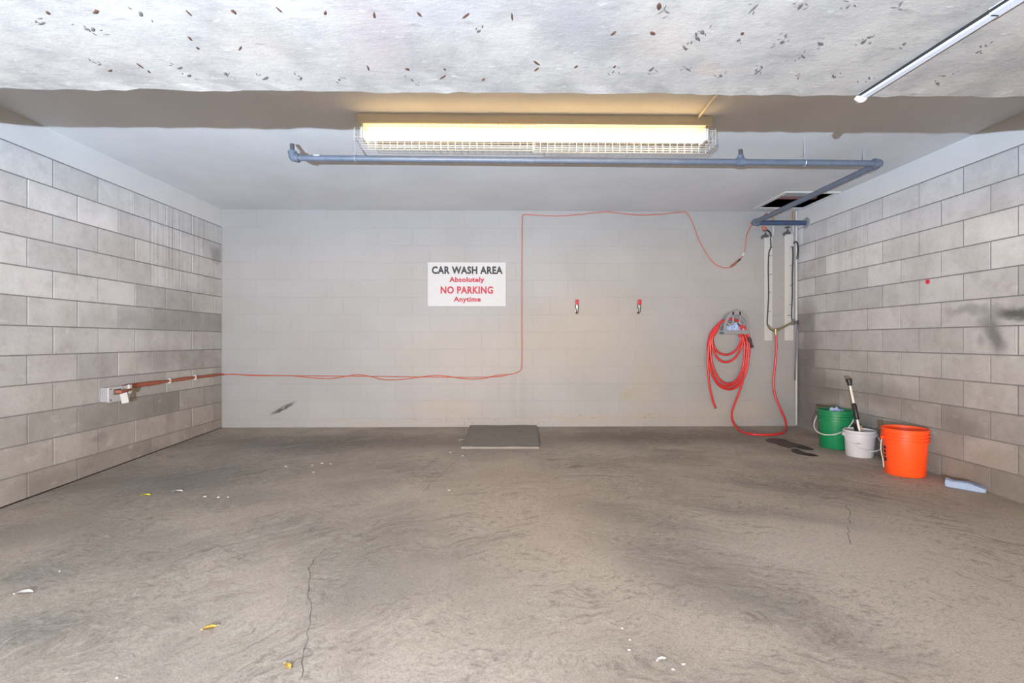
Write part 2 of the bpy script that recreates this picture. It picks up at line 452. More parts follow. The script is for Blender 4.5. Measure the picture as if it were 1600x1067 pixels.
# dropped concrete beam over the entrance, ragged far edge
bw = 9.0; nseg = 360; V = []; r2 = random.Random(3)
prof = []
for i in range(nseg + 1):
    x = -bw + 2 * bw * i / nseg
    prof.append((x, YE + 0.003 * math.sin(x * 3.1) * math.sin(x * 7.7 + 1) + r2.uniform(-.005, .005), ZS + r2.uniform(-.0035, .002)))
V = []
for (x, y, z) in prof:
    V += [(x, -7, ZS), (x, y - .05, ZS), (x, y, z), (x, y + .006, z + .02), (x, YE - .0, ZS + .06), (x, YE, ZC + .15), (x, -7, ZC + .15)]
k = 7
Fc = [(i*k+j, i*k+(j+1) % k, (i+1)*k+(j+1) % k, (i+1)*k+j) for i in range(nseg) for j in range(k)]
g = G().add(V, Fc); g.f += [tuple(range(k)), tuple(nseg*k + j for j in range(k))]
beam = struct(g.build('ceiling_beam', M['beam'], origin=(0, YE, ZS)), 'low whitewashed concrete beam with chipped underside')

# walls: mortar backing with every block a piece of its own
def block_mesh(name, mat, bev, dep):
    # unit block: face at +Z (local), u = X in [-.5,.5], v = Y in [-.5,.5]; real bevel is set through nominal size .406 x .2027
    bu = bev / .397; bvv = bev / .194
    V = [(-.5, -.5, 0), (.5, -.5, 0), (.5, .5, 0), (-.5, .5, 0),
         (-.5, -.5, dep - bev * .7), (.5, -.5, dep - bev * .7), (.5, .5, dep - bev * .7), (-.5, .5, dep - bev * .7),
         (-.5 + bu, -.5 + bvv, dep), (.5 - bu, -.5 + bvv, dep), (.5 - bu, .5 - bvv, dep), (-.5 + bu, .5 - bvv, dep)]
    Fc = [(8, 9, 10, 11)] + [(4+i, 4+(i+1) % 4, 8+(i+1) % 4, 8+i) for i in range(4)] + [(i, (i+1) % 4, 4+(i+1) % 4, 4+i) for i in range(4)]
    me = bpy.data.meshes.new(name); me.from_pydata(V, [], Fc); me.materials.append(mat); me.update()
    return me

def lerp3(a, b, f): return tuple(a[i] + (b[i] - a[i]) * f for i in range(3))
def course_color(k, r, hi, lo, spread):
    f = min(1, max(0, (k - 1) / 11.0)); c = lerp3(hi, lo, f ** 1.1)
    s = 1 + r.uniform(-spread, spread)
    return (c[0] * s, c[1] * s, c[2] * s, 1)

def side_wall(name, label, X, inward, mat, phase_odd, phase_even, hi, lo, seed, dark):
    r = random.Random(seed)
    ang = math.pi / 2 * inward
    g = G(); x0, x1 = sorted((X - inward * .0042, X - inward * .20))
    g.box((x0, Y0, -.30), (x1, YB + .0, ZC + .0))
    wall = struct(g.build(name, M['mortar'], origin=(X - inward * .006, YB / 2, 0)), label)
    me = block_mesh('block', mat, .0012, .0042)
    bases = wall.location.copy()
    # orientation: local X -> world Y, local Y -> world Z, local Z -> inward X
    R = Matrix(((0, 0, inward), (inward, 0, 0), (0, 1, 0))).to_4x4()
    n = 0
    for kc in range(1, 13):
        z1 = ZT - (kc - 1) * CH; z0 = z1 - CH
        if kc == 12: z0 = -.17
        ph = phase_odd if kc % 2 else phase_even
        edges = [YB]; y = ph
        while y > Y0: edges.append(y); y -= .4035
        edges.append(Y0)
        for a, b in zip(edges[:-1], edges[1:]):
            w = a - b
            if w < .03: continue
            yc = (a + b) / 2
            lowz = z0
            if kc >= 12: lowz = fz(b) - .01
            h = z1 - lowz
            o = bpy.data.objects.new('block', me)
            pr = r.uniform(-.0012, .0012)
            o.matrix_basis = Matrix.Translation(Vector((X - inward * .0042 + inward * pr, yc, (z1 + lowz) / 2)) - bases) @ R @ Matrix.Diagonal((max(w - .0095, .01), h - .0095, 1, 1))
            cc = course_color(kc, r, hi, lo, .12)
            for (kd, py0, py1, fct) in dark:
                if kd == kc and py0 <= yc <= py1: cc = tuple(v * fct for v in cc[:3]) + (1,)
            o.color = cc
            link(o, wall)
    # smooth painted top course
    g = G(); a, b = sorted((X - inward * .006, X + inward * .001))
    g.box((a, Y0, ZT + .004), (b, YB, ZC))
    g.build('top_course', M['band'], wall)
    return wall
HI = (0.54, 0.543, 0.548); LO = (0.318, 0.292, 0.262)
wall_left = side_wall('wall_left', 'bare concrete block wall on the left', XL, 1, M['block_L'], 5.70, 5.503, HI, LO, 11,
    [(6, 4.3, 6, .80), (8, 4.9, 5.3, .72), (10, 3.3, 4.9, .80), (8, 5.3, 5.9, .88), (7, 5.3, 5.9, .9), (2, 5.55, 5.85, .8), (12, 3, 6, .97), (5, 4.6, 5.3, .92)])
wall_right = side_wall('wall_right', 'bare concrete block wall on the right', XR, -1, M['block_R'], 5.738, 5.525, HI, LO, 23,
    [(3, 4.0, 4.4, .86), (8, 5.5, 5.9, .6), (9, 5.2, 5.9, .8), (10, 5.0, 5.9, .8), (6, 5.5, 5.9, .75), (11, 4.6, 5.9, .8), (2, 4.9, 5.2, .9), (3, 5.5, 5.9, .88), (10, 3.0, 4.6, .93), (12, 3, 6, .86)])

g = G().box((XL - .2, YB + .0015, -.25), (XR + .2, YB + .2, ZC))
wall_back = struct(g.build('wall_back', M['paint'], origin=(0, YB + .0015, 0)), 'white painted block wall at the back')
wall_back.color = (0.280, 0.278, 0.274, 1)
me = block_mesh('block', M['paint'], .0016, .0015)
R = Matrix(((1, 0, 0), (0, 0, -1), (0, 1, 0))).to_4x4()
for kc in range(0, 13):
    z1 = ZT - (kc - 1) * CH; z0 = z1 - CH
    if kc == 0: z1 = ZC
    if kc == 12: z0 = -.02
    x = XL; first = True
    while x < XR - .01:
        w = (.2 if kc % 2 else .4) if first else .4035
        first = False; xe = min(x + w, XR)
        o = bpy.data.objects.new('block', me)
        o.matrix_basis = Matrix.Translation(Vector(((x + xe) / 2, YB + .0015 + rnd.uniform(-.0004, .0002), (z0 + z1) / 2)) - wall_back.location) @ R @ Matrix.Diagonal((xe - x - .0012, z1 - z0 - .003, 1, 1))
        s = 1 + rnd.uniform(-.012, .012); o.color = (.280 * s, .278 * s, .274 * s, 1)
        link(o, wall_back); x = xe

# dark strip stands in for the shadowed gap between left wall and slab
g = G(); V = []
for y in (Y0, YB):
    V += [(XL - .001, y, fz(y) - .01), (XL + .006, y, fz(y) - .01), (XL + .006, y, fz(y) + .011 - .006 * (y > 3)), (XL - .001, y, fz(y) + .011 - .006 * (y > 3))]
g.add(V, [(0, 1, 2, 3), (4, 7, 6, 5), (0, 4, 5, 1), (1, 5, 6, 2), (2, 6, 7, 3), (3, 7, 4, 0)])
struct(g.build('trim_1', M['gap'], origin=(XL, 3, 0)), 'dark strip standing in for the shadowed gap between left wall and floor')

# gouges in the beam's underside
def lump(name, mat, parent, c, L, Wd, ang, th, seed):
    r = random.Random(seed); n = 8; V = []
    for k in range(n):
        a = 2 * math.pi * k / n
        q = Vector((math.cos(a) * Wd * r.uniform(.6, 1.15), math.sin(a) * L * r.uniform(.7, 1.15), 0))
        V.append(c + Matrix.Rotation(ang, 3, 'Z') @ q)
    V2 = [c + (v - c) * .55 + Vector((0, 0, -th)) for v in V]
    Fc = [(i, (i+1) % n, n + (i+1) % n, n + i) for i in range(n)] + [tuple(range(n, 2*n))]
    return G().add(V + V2, Fc).build(name, mat, parent)
gs = [(75,20,1),(150,18,1),(135,45,0),(220,22,0),(295,20,1),(365,18,1),(436,15,1),(508,20,1),(585,24,1),(655,22,1),(728,24,1),(800,26,1),(1030,10,1),(1042,18,0),
      (297,60,1),(309,75,1),(375,75,1),(65,36,0),(145,46,0),(155,100,0),(172,110,1),(218,102,1),(233,112,1),(280,106,0),(295,118,0),(352,115,0),(415,122,0),(470,122,0),(530,124,0),(575,106,1),
      (637,108,1),(644,125,0),(695,108,1),(692,120,1),(755,124,1),(838,98,1),(838,108,1),(900,104,1),(960,104,1),(958,112,0),(1018,108,0),(1075,108,0),(1126,118,0),(1184,112,0),(1190,105,0),(1247,122,0),
      (1303,120,0),(1358,122,0),(1020,52,1),(958,52,1),(1090,60,0),(1098,50,0),(1155,62,0),(1160,52,1),(1222,66,0),(1228,55,0),(1282,68,0),(1350,65,0),(1358,58,0),(1413,68,0),(1255,88,0),(1070,75,0),(1178,12,0),(1250,10,0),(1325,10,0),(1408,4,0),(1530,80,0),(1550,65,0),(1475,118,0),(1465,130,0),(748,48,0)]
for i, (px, py, br) in enumerate(gs):
    c = at_z(px, py, ZS + .0005)
    vp = -math.atan2(c.x, c.y) * .75
    if not br:
        for q in range(3):
            c2 = c + Vector((rnd.uniform(-.022, .022), rnd.uniform(-.028, .028), 0))
            lump('gouge', M['darkstone'], beam, c2, rnd.uniform(.005, .013), rnd.uniform(.0015, .0032), vp + rnd.uniform(-1.2, 1.2), .0015, i * 7 + q)
    lump('gouge', M['rustbrown'] if br else M['darkstone'], beam, c, rnd.uniform(.009, .021), rnd.uniform(.0035, .0078), vp + rnd.uniform(-.7, .7), .002, i)

# cracks in the slab
def crack(pts, w):
    P = crom([at_f(px, py, .0008) for px, py in pts], 6); r = random.Random(len(pts)); V = []; 
    P = [p + Vector((r.uniform(-.012, .012), r.uniform(-.008, .008), 0)) for p in P]
    for i, p in enumerate(P):
        ww = w * r.uniform(.3, 1.1) * (1 if 0 < i < len(P) - 1 else .1)
        V += [p + Vector((-ww, 0, 0)), p + Vector((ww, 0, 0))]
    G().add(V, [(2*i, 2*i+1, 2*i+3, 2*i+2) for i in range(len(P) - 1)]).build('crack', M['darkstone'], floor)
crack([(470, 1062), (482, 1000), (484, 930), (488, 880), (515, 855), (560, 835), (600, 810)], .0019)
crack([(1322, 788), (1328, 808), (1324, 830), (1328, 852)], .0024)
crack([(660, 770), (690, 740), (718, 715)], .0016)

# ------------------------------------------------------------------ ceiling light with wire guards
LX0, LX1 = -1.000, 1.425; LY = 3.36
lt = empty('ceiling_light', ((LX0 + LX1) / 2, LY + .07, ZC), 'long caged fluorescent light fixture glowing on the ceiling', 'ceiling light')
G().bbox((LX0 + .01, LY, ZC - .066), (LX1 - .005, LY + .135, ZC), .004).build('housing', M['cream'], lt)
for yy in (LY + .035, LY + .100):
    G().tube([(LX0 + .055, yy, ZC - .126), (LX1 - .05, yy, ZC - .126)], .019, 14).build('fluorescent_tube', M['tube'], lt, True)
for xx in (LX0 + .035, LX1 - .05):
    G().bbox((xx, LY + .008, ZC - .160), (xx + .018, LY + .127, ZC - .064), .003).build('lamp_holder', M['white'], lt)
for xa, xb, dz in ((LX0, (LX0 + LX1) / 2 + .005, 0), ((LX0 + LX1) / 2 - .005, LX1 + .01, -.012)):
    g = G(); ya, yb = LY - .012, LY + .150; za, zb = ZC - .074 + dz, ZC - .186 + dz
    nu = 25
    for i in range(nu):
        x = xa + (xb - xa) * i / (nu - 1)
        g.tube([(x, ya, za), (x, ya, zb), (x, yb, zb), (x, yb, za)], .0018, 5)
    for (y, z) in ((ya, za), (ya, za - .018), (ya, zb + .022), (ya, zb), (ya + .04, zb), (ya + .08, zb), (ya + .12, zb), (yb, zb), (yb, zb + .03), (yb, za)):
        g.tube([(xa, y, z), (xb, y, z)], .0016, 5)
    for x in ((xa,) if dz == 0 else (xb,)):
        for z in (za - .02, (za + zb) / 2, zb + .02):
            g.tube([(x, ya, z), (x, yb, z)], .0016, 5)
        for y in (ya + .05, ya + .10): g.tube([(x, y, za), (x, y, zb)], .0016, 5)
    g.build('wire_guard', M['wire'], lt)
# feed conduit from the fixture to the beam
p0 = at_z(1086, 190, ZC - .012); p1 = Vector((at_z(1119, 148, ZC - .012).x - .06, YE - .01, ZC - .012))
p1 = p0 + (at_z(1119, 149, ZC - .012) - p0) * 2.6
p1 = p0 + (p1 - p0) * ((YE - p0.y) / (p1.y - p0.y))
cf = empty('feed_conduit', p0, 'thin cream conduit running along the ceiling from the light to the beam', 'conduit')
G().tube(crom([p0 + Vector((-.005, .02, -.03)), p0, p0.lerp(p1, .5), p1], 6), .009, 10).build('conduit_tube', M['cream'], cf, True)
G().bbox(p0 + Vector((-.018, -.004, -.02)), p0 + Vector((.018, .03, .012)), .003).build('connector', M['darkmetal'], cf)

# ------------------------------------------------------------------ blue-grey pipe run under the ceiling
PY = 3.77; PX = 2.885; PR = .0225
zl, zr, ze = CAMZ + 1.372, CAMZ + 1.358, CAMZ + 1.350
xl = at_y(457, 247, PY).x
YT = 5.66
pp = empty('ceiling_pipe', (0.6, PY, ZC), 'blue-grey painted water pipe hung below the ceiling in an angled run', 'pipe')
A = Vector((xl, PY, zl)); B = Vector((PX, PY, zr)); C_ = Vector((PX - .02, YT, ze)); D = Vector((XR - .002, YT, ze))
G().tube([A, B], PR, 16).build('pipe', M['steel_blue'], pp, True)
G().tube([B, C_], PR * 1.12, 16).build('pipe', M['steel_blue'], pp, True)
G().tube([C_, D], PR * 1.25, 16).build('pipe', M['navy'], pp, True)
def elbow(c, d1, d2, r=.031, L=.05):
    d1 = Vector(d1).normalized(); d2 = Vector(d2).normalized()
    pts = crom([c + d1 * L, c + d1 * L * .45, c + (d1 + d2) * L * .12, c + d2 * L * .45, c + d2 * L], 5)
    g = G().tube(pts, r, 16)
    for d in (d1, d2): g.tube([c + d * (L - .012), c + d * (L + .004)], r * 1.14, 16)
    return g.build('elbow', M['steel_blue'], pp, True)
elbow(B, B.lerp(A, 1) - B, C_ - B)
elbow(C_, B - C_, D - C_, .034)
elbow(A, (1, 0, 0), (0, 0, 1), .029, .045)
G().tube([A + Vector((0, 0, .04)), A + Vector((-.003, 0, .105))], .016, 12).build('stub_end', M['darkmetal'], pp, True)
T_ = at_y(1157, 248, PY); T_ = A.lerp(B, (T_.x - A.x) / (B.x - A.x))
g = G().tube([T_ + Vector((-.035, 0, 0)), T_ + Vector((.035, 0, 0))], .0295, 16).tube([T_, T_ + Vector((0, 0, .05))], .024, 14)
g.build('tee_fitting', M['steel_blue'], pp, True)
G().tube([T_ + Vector((0, 0, .05)), T_ + Vector((0, 0, .095))], .015, 12).build('stub_end', M['darkmetal'], pp, True)
def hanger(p, r):
    g = G(); n = 20
    g.tube([p + Vector((0, 0, r + .012)), (p.x, p.y, ZC)], .005, 8)
    q = p
    g.tube([q + Vector((0, math.cos(2*math.pi*i/n) * (r + .003), math.sin(2*math.pi*i/n) * (r + .003))) for i in range(n)], .004, 6, closed=True)
    g.tube([q + Vector((0, 0, r)), q + Vector((0, 0, r + .030))], [.013, .006], 8)
    return g.build('pipe_hanger', M['galv'], pp, True)
for px in (555, 1257):
    xx = at_y(px, 247, PY).x; hanger(A.lerp(B, (xx - A.x) / (B.x - A.x)), PR)
hanger(B.lerp(C_, .09), PR * 1.12)
G().lathe(D, [(.0, 0), (.062, 0), (.062, .012), (.03, .018), (.0, .018)], 20, Vector((-1, 0, 0))).build('wall_flange', M['galv'], pp, True)
# bare metal scratch on the pipe
c = at_y(496, 244, PY); 
G().bbox(c + Vector((-.022, -.0235, -.006)), c + Vector((.022, -.0205, .004)), .0012).build('tape_wrap', M['white'], pp)

# ------------------------------------------------------------------ trunking under the beam
q0 = at_z(1347, 152, ZS - .012); q1 = at_z(1597, -6, ZS - .012)
dr = (q1 - q0).normalized(); q0 = q0 + dr * -.005
tr = empty('cable_trunking', q0, 'grey metal cable trunking fixed under the beam, white putty at its end', 'trunking')
sd = Vector((-dr.y, dr.x, 0)).normalized()
def bar(a, b, w, z0, z1):
    return G().prism([a + sd * w + Vector((0, 0, z0)), a - sd * w + Vector((0, 0, z0)), a - sd * w + Vector((0, 0, z1)), a + sd * w + Vector((0, 0, z1))], b - a)
end = q0 + dr * 2.6
for a, b, w, nm, mt in ((q0, q0 + dr * .455, .0105, 'trunking_length', M['trunk']), (q0 + dr * .450, end, .014, 'trunking_length', M['trunk'])):
    bar(a, b, w, -.006, .0135).build(nm, mt, tr)
G().tube([q0 - sd * .0125 + Vector((0, 0, .005)), end - sd * .0165 + Vector((0, 0, .005))], .0045, 8).build('cable', M['black'], tr, True)
g = G()
bm = bmesh.new(); bmesh.ops.create_icosphere(bm, subdivisions=2, radius=1); r3 = random.Random(5)
Vv = [q0 + Vector((v.co.x * .026, v.co.y * .020, v.co.z * .017 - .002)) * (1 + r3.uniform(-.12, .12)) for v in bm.verts]
Vv = [q0 + Vector((v.co.x * .022, v.co.y * .016, v.co.z * .014 - .002)) * (1 + r3.uniform(-.1, .1)) for v in bm.verts]
bm.verts.index_update()
g.add(Vv, [tuple(v.index for v in f.verts) for f in bm.faces]); bm.free()
g.build('putty_lump', M['white'], tr, True)

# ------------------------------------------------------------------ ceiling hatch
ht = empty('ceiling_hatch', ((hx0 + hx1) / 2, (hy0 + hy1) / 2, ZC), 'open access hatch with white frame in the ceiling above the taps', 'hatch')
g = G(); fw = .045
for a, b in (((hx0 - fw, hy0 - fw, ZC - .008), (hx1 + fw * .8, hy0, ZC + .002)), ((hx0 - fw, hy1, ZC - .008), (hx1 + fw * .8, hy1 + fw, ZC + .002)),
             ((hx0 - fw, hy0, ZC - .008), (hx0, hy1, ZC + .002)), ((hx1, hy0, ZC - .008), (hx1 + fw * .8, hy1, ZC + .002))):
    g.bbox(a, b, .002)
g.build('hatch_frame', M['whitew'], ht)
G().add([(hx0, hy0, ZC), (hx1, hy0, ZC), (hx1, hy1, ZC), (hx0, hy1, ZC), (hx0, hy0, ZC + .4), (hx1, hy0, ZC + .4), (hx1, hy1, ZC + .4), (hx0, hy1, ZC + .4)],
        [(4, 5, 6, 7), (0, 1, 5, 4), (1, 2, 6, 5), (2, 3, 7, 6), (3, 0, 4, 7)]).build('cavity_lining', M['void'], ht)
G().tube([(hx0 + .0, hy0 + .33, ZC + .10), (hx1, hy0 + .33, ZC + .10)], .07, 16).build('old_drain_pipe', M['rustpipe'], ht, True)
G().bbox((hx0 + .02, hy0 + .02, ZC + .02), (hx0 + .30, hy0 + .20, ZC + .035), .003).build('loose_panel', M['galv'], ht)

# ------------------------------------------------------------------ the two taps with their boards and pipes
WY = YB - .002
def PB(px, py, off=0.0): return at_y(px, py, WY - off)
def tap_station(bx0, bx1, top, bot, tapx, tapy, label, pipe_x, joint):
    a = PB(bx0, bot); b = PB(bx1, top)
    t_ = empty('water_tap', (a.x, WY, PB(tapx, tapy).z), label, 'tap')
    G().bbox((a.x, WY - .012, a.z), (b.x, WY, b.z), .002).build('backing_board', M['white'], t_)
    # pipe from the ceiling hatch
    px_ = PB(pipe_x, 400, .04).x
    zz = PB(tapx, tapy + 5).z
    G().tube([(px_, WY - .035, PB(pipe_x, joint, .03).z), (px_, WY - .035, ZC + .12)], .011, 12).build('supply_pipe', M['copper'], t_, True)
    G().tube(crom([(px_, WY - .035, PB(pipe_x, joint, .03).z + .01), (px_, WY - .035, zz + .02), (px_ - .006, WY - .045, zz), (px_ - .03, WY - .06, zz - .002), (PB(tapx, 0).x + .02, WY - .075, zz)], 6), .0095, 12).build('branch_pipe', M['white'], t_, True)
    q = Vector((PB(tapx, tapy).x, WY - .075, zz))
    g = G().tube([q + Vector((.03, 0, 0)), q + Vector((-.02, 0, 0))], [.015, .017], 14)
    g.tube(crom([q + Vector((-.018, 0, .0)), q + Vector((-.036, 0, -.004)), q + Vector((-.042, 0, -.03))], 5), .013, 12)
    bd = g.tube([q, q + Vector((0, 0, .035))], [.016, .010], 12).build('tap_body', M['darkmetal'], t_, True)
    h = G().tube([q + Vector((0, 0, .035)), q + Vector((0, 0, .062))], .006, 8)
    h.bbox(q + Vector((-.034, -.007, .060)), q + Vector((.034, .007, .073)), .004).bbox(q + Vector((-.007, -.034, .060)), q + Vector((.007, .034, .073)), .004)
    h.build('tap_handle', M['darkmetal'], bd)
    return t_
t1 = tap_station(1193.5, 1206, 371, 532, 1191, 366, 'dark hose tap nearer the red hose reel with white backing board', 1208.5, 352)
t2 = tap_station(1225, 1239, 362, 532, 1225, 361, 'dark hose tap nearer the right corner with white backing board', 1240, 350)
# white corner pipe
cp = PB(1244.5, 400, .025)
tag(G().tube([(cp.x, WY - .022, .02), (cp.x, WY - .022, ZC - .001)], .012, 12).build('corner_pipe', M['white'], None, True, (cp.x, WY - .022, 0)), 'white painted vertical pipe in the right back corner', 'pipe')
# black heat cables tied to thin white pipes
def cable(pts, label, ties):
    e = empty('black_cable', PB(*pts[0], .05), label, 'cable')
    P = crom([PB(x, y, .045) for x, y in pts], 6)
    G().tube(P, .0075, 8).build('cable_run', M['black'], e, True)
    x0 = pts[len(pts) // 2][0]
    for (x, y) in ties:
        c = PB(x, y, .045)
        G().tube([c + Vector((-.012, 0, 0)), c + Vector((.030, .0, .004))], .0035, 6).build('cable_tie', M['darkmetal'], e)
    return e
cable([(1204, 372), (1204.5, 386), (1201.5, 395), (1200.5, 420), (1201, 460), (1199.5, 490), (1199, 506), (1203, 514), (1209, 517)],
      'thin black cable running down from the left tap to the brass splitter', [(1204, 387), (1202, 400), (1202, 429), (1201, 457), (1200, 487)])
cable([(1238.5, 385), (1239, 400), (1238, 430), (1238, 460), (1237, 490), (1238, 502)],
      'thin black cable running down below the right tap to the brass valve', [(1236, 386), (1236, 415), (1236, 446), (1235, 476), (1232, 493)])
e = empty('cable_loop', PB(1243, 378, .07), 'short black cable end hanging in a hook by the corner', 'cable')
G().tube(crom([PB(1240, 381, .06), PB(1242.5, 377.5, .07), PB(1246, 380, .07), PB(1247.2, 390, .06), PB(1246, 403, .05)], 6), .0085, 8).build('cable_run', M['black'], e, True)
G().tube([PB(1246.2, 400, .05), PB(1245.6, 405, .05)], .012, 8).build('cable_end', M['darkmetal'], e)
# vertical black rod in the corner
a = PB(1245, 500, .06); b = PB(1242.3, 594, .06)
tag(G().tube([a, a.lerp(b, .5), b], [.006, .008, .009], 8).build('corner_rod', M['darkmetal'], None, True), 'dark thin rod leaning upright in the right back corner', 'rod')
# brass splitter feeding the red hose
sp = empty('brass_splitter', PB(1212, 515, .06), 'brass hose splitter joining both pipes above the red hose', 'fitting')
c0 = PB(1212, 516, .06); c1 = PB(1239, 504, .06)
G().tube([c0 + Vector((0, 0, -.055)), c0 + Vector((0, 0, .012))], [.014, .019], 12).build('hose_coupling', M['brass'], sp, True)
G().tube(crom([c0, c0.lerp(c1, .3) + Vector((0, 0, -.006)), c0.lerp(c1, .7), c1], 5), [.017] * 4 + [.012] * 8 + [.015] * 4, 12).build('splitter_arm', M['brass'], sp, True)
G().tube(crom([c0, PB(1207, 515, .06), PB(1203, 512, .06), PB(1200, 508, .06)], 5), .012, 10).build('splitter_arm', M['brass'], sp, True)
g = G().tube([c1 + Vector((0, 0, -.03)), c1 + Vector((0, 0, .04))], [.017, .014], 12)
g.tube([c1, c1 + Vector((.05, 0, 0))], .008, 8)
v_ = g.build('valve_body', M['darkmetal'], sp, True)
g = G()
for i in range(4):
    an = math.pi / 4 + i * math.pi / 2
    g.tube([c1 + Vector((.05, 0, 0)), c1 + Vector((.052, .026 * math.cos(an), .026 * math.sin(an)))], [.006, .009], 8)
g.build('valve_handle', M['darkmetal'], v_, True)

# ------------------------------------------------------------------ orange extension cord
ec = empty('extension_cord', PB(817, 460), 'long thin orange extension cord running from the outlet box round the back wall', 'cord')
R_ = .0052
def LWp(px, py, off=.02): return at_x(px, py, XL + off)
main = [PB(347.5, 586, .014), PB(365, 584.5, .01), PB(395, 587, .008), PB(450, 587, .008), PB(485, 590, .008), PB(515, 591.5, .008), PB(540, 588, .008), PB(560, 585.3, .008),
        PB(578, 588, .008), PB(598, 593, .008), PB(625, 593, .008), PB(650, 590, .008), PB(680, 586.5, .008), PB(700, 588, .008), PB(728, 592, .008), PB(755, 591.5, .008), PB(775, 586.5, .008), PB(795, 585, .008),
        PB(808, 582, .008), PB(814.5, 576, .008), PB(815.6, 560, .008), PB(815.5, 500, .008), PB(815.5, 420, .008), PB(816, 345, .008), PB(817, 336.5, .008), PB(822, 335, .008), PB(845, 336.5, .008), PB(880, 337, .008), PB(920, 333.5, .008), PB(948, 330.8, .008),
        PB(975, 334, .008), PB(1005, 336, .008), PB(1040, 334, .008), PB(1064, 331.5, .008), PB(1073, 333, .008), PB(1082, 348, .01), PB(1092, 374, .012), PB(1104, 396, .014), PB(1117, 412, .016), PB(1132, 418.5, .018), PB(1143, 417, .018)]
G().tube(crom(main, 5), R_, 8).build('cord', M['cord'], ec, True)
G().tube(crom([PB(347.5, 584.5, .02), PB(420, 586.5, .016), PB(520, 587.5, .016), PB(620, 588.5, .016), PB(690, 589.3, .016), PB(770, 589, .016), PB(793, 586, .016)], 8), R_ * .8, 8).build('cord', M['cord'], ec, True)
tailc = [PB(1150, 410, .02), PB(1156, 405, .02), PB(1162, 398, .025), PB(1165, 382, .04), PB(1167, 366, .10), C_ + Vector((-.035, -.01, -.035)), C_ + Vector((-.042, 0, .0))]
G().tube(crom(tailc, 5), R_, 8).build('cord', M['cord'], ec, True)
G().tube([PB(1141, 417.5, .018), PB(1145, 414.5, .02), PB(1149, 411.5, .02), PB(1153, 407, .02)], [.009, .014, .014, .009], 10).build('cord_plug', M['cordb'], ec, True)
G().tube([PB(1152, 409, .02), PB(1157, 404.5, .02)], .010, 10).build('cord_socket', M['black'], ec, True)
G().tube([PB(1160, 400, .022), PB(1163, 395, .028)], .013, 10).build('clear_sleeve', M['clear'], ec, True)
# strands strapped to the left wall
for j, dz in enumerate((.0, -1.6, 1.6)):
    pts = [LWp(191, 604.5 + dz, .05), LWp(215, 601.5 + dz * 1.3, .018), LWp(240, 598.5 + dz * 1.3, .014), LWp(265, 595 + dz * .4, .012), LWp(285, 592 + dz, .012), LWp(305, 589.6 + dz * .4, .012), LWp(328, 587 + dz * .7, .012), LWp(344, 585.2 + dz * .3, .014)]
    pts.append(PB(349, 585 + dz * .2, .016))
    G().tube(crom(pts, 5), .0085, 8).build('cord', M['cordb'] if j else M['cord'], ec, True)
for px, py in ((265, 595), (305, 589.6)):
    c = LWp(px, py, .012); G().bbox(c + Vector((-.012, -.010, -.026)), c + Vector((.013, .010, .026)), .004).build('wall_clip', M['clear'], ec)
# orange plug under the pipe elbow
e = empty('orange_plug', C_ + Vector((.05, 0, -.03)), 'orange cord plug with black cable hanging under the pipe elbow', 'plug')
k0 = at_y(1191, 354, 5.62); k1 = at_y(1197, 359, 5.62)
G().tube([k0, k0.lerp(k1, .6), k1], [.012, .02, .014], 10).build('plug_body', M['cord'], e, True)
G().tube(crom([k1, at_y(1201, 361, 5.64), at_y(1204, 365, 5.68), at_y(1204.5, 370, 5.78)], 5), .009, 8).build('cable_run', M['black'], e, True)
e = empty('red_plug', at_y(1196, 336, 5.5), 'small red cord connector lying over the pipe below the hatch', 'plug')
G().tube([at_y(1191, 341, 5.6), at_y(1195, 337.5, 5.6), at_y(1199, 334, 5.6)], [.012, .017, .012], 10).build('plug_body', M['redp'], e, True)
G().tube([at_y(1199, 334, 5.6), at_y(1202, 332, 5.6)], .015, 10).build('plug_face', M['clear'], e, True)

# ------------------------------------------------------------------ outlet box on the left wall
ob_c = LWp(173, 615, 0)
ob = empty('outlet_box', ob_c, 'grey surface-mounted electrical outlet box with a plug and tag on the left wall', 'outlet')
y0, y1 = LWp(157, 615, 0).y, LWp(190, 612, 0).y
zc = LWp(172, 615, .0).z
G().bbox((XL - .002, y0, zc - .062), (XL + .062, y1, zc + .058), .004).build('box_body', M['galv'], ob)
cvp = G().bbox((XL + .061, y0 - .003, zc - .064), (XL + .068, y1 + .003, zc + .060), .002).build('cover_plate', M['white'], ob)
G().bbox((XL + .066, y0 + .045, zc - .005), (XL + .078, y0 + .115, zc + .040), .004).build('socket_face', M['darkmetal'], cvp)
G().tube([(XL + .075, y0 + .06, zc + .018), (XL + .105, y0 + .075, zc + .018), (XL + .11, y0 + .13, zc + .020), (XL + .085, y1 - .005, zc + .026)], [.017, .017, .012, .008], 10).build('plug', M['cordb'], ob, True)
for yy, z in ((y0 + .018, zc + .045), (y0 + .018, zc - .045)):
    G().lathe((XL + .067, yy, z), [(0, 0), (.007, 0), (.006, .004), (0, .005)], 10, Vector((1, 0, 0))).build('cover_screw', M['darkmetal'], cvp)
G().bbox((XL + .066, y1 - .022, zc - .01), (XL + .085, y1 + .006, zc + .066), .003).build('cable_clamp', M['clear'], ob)
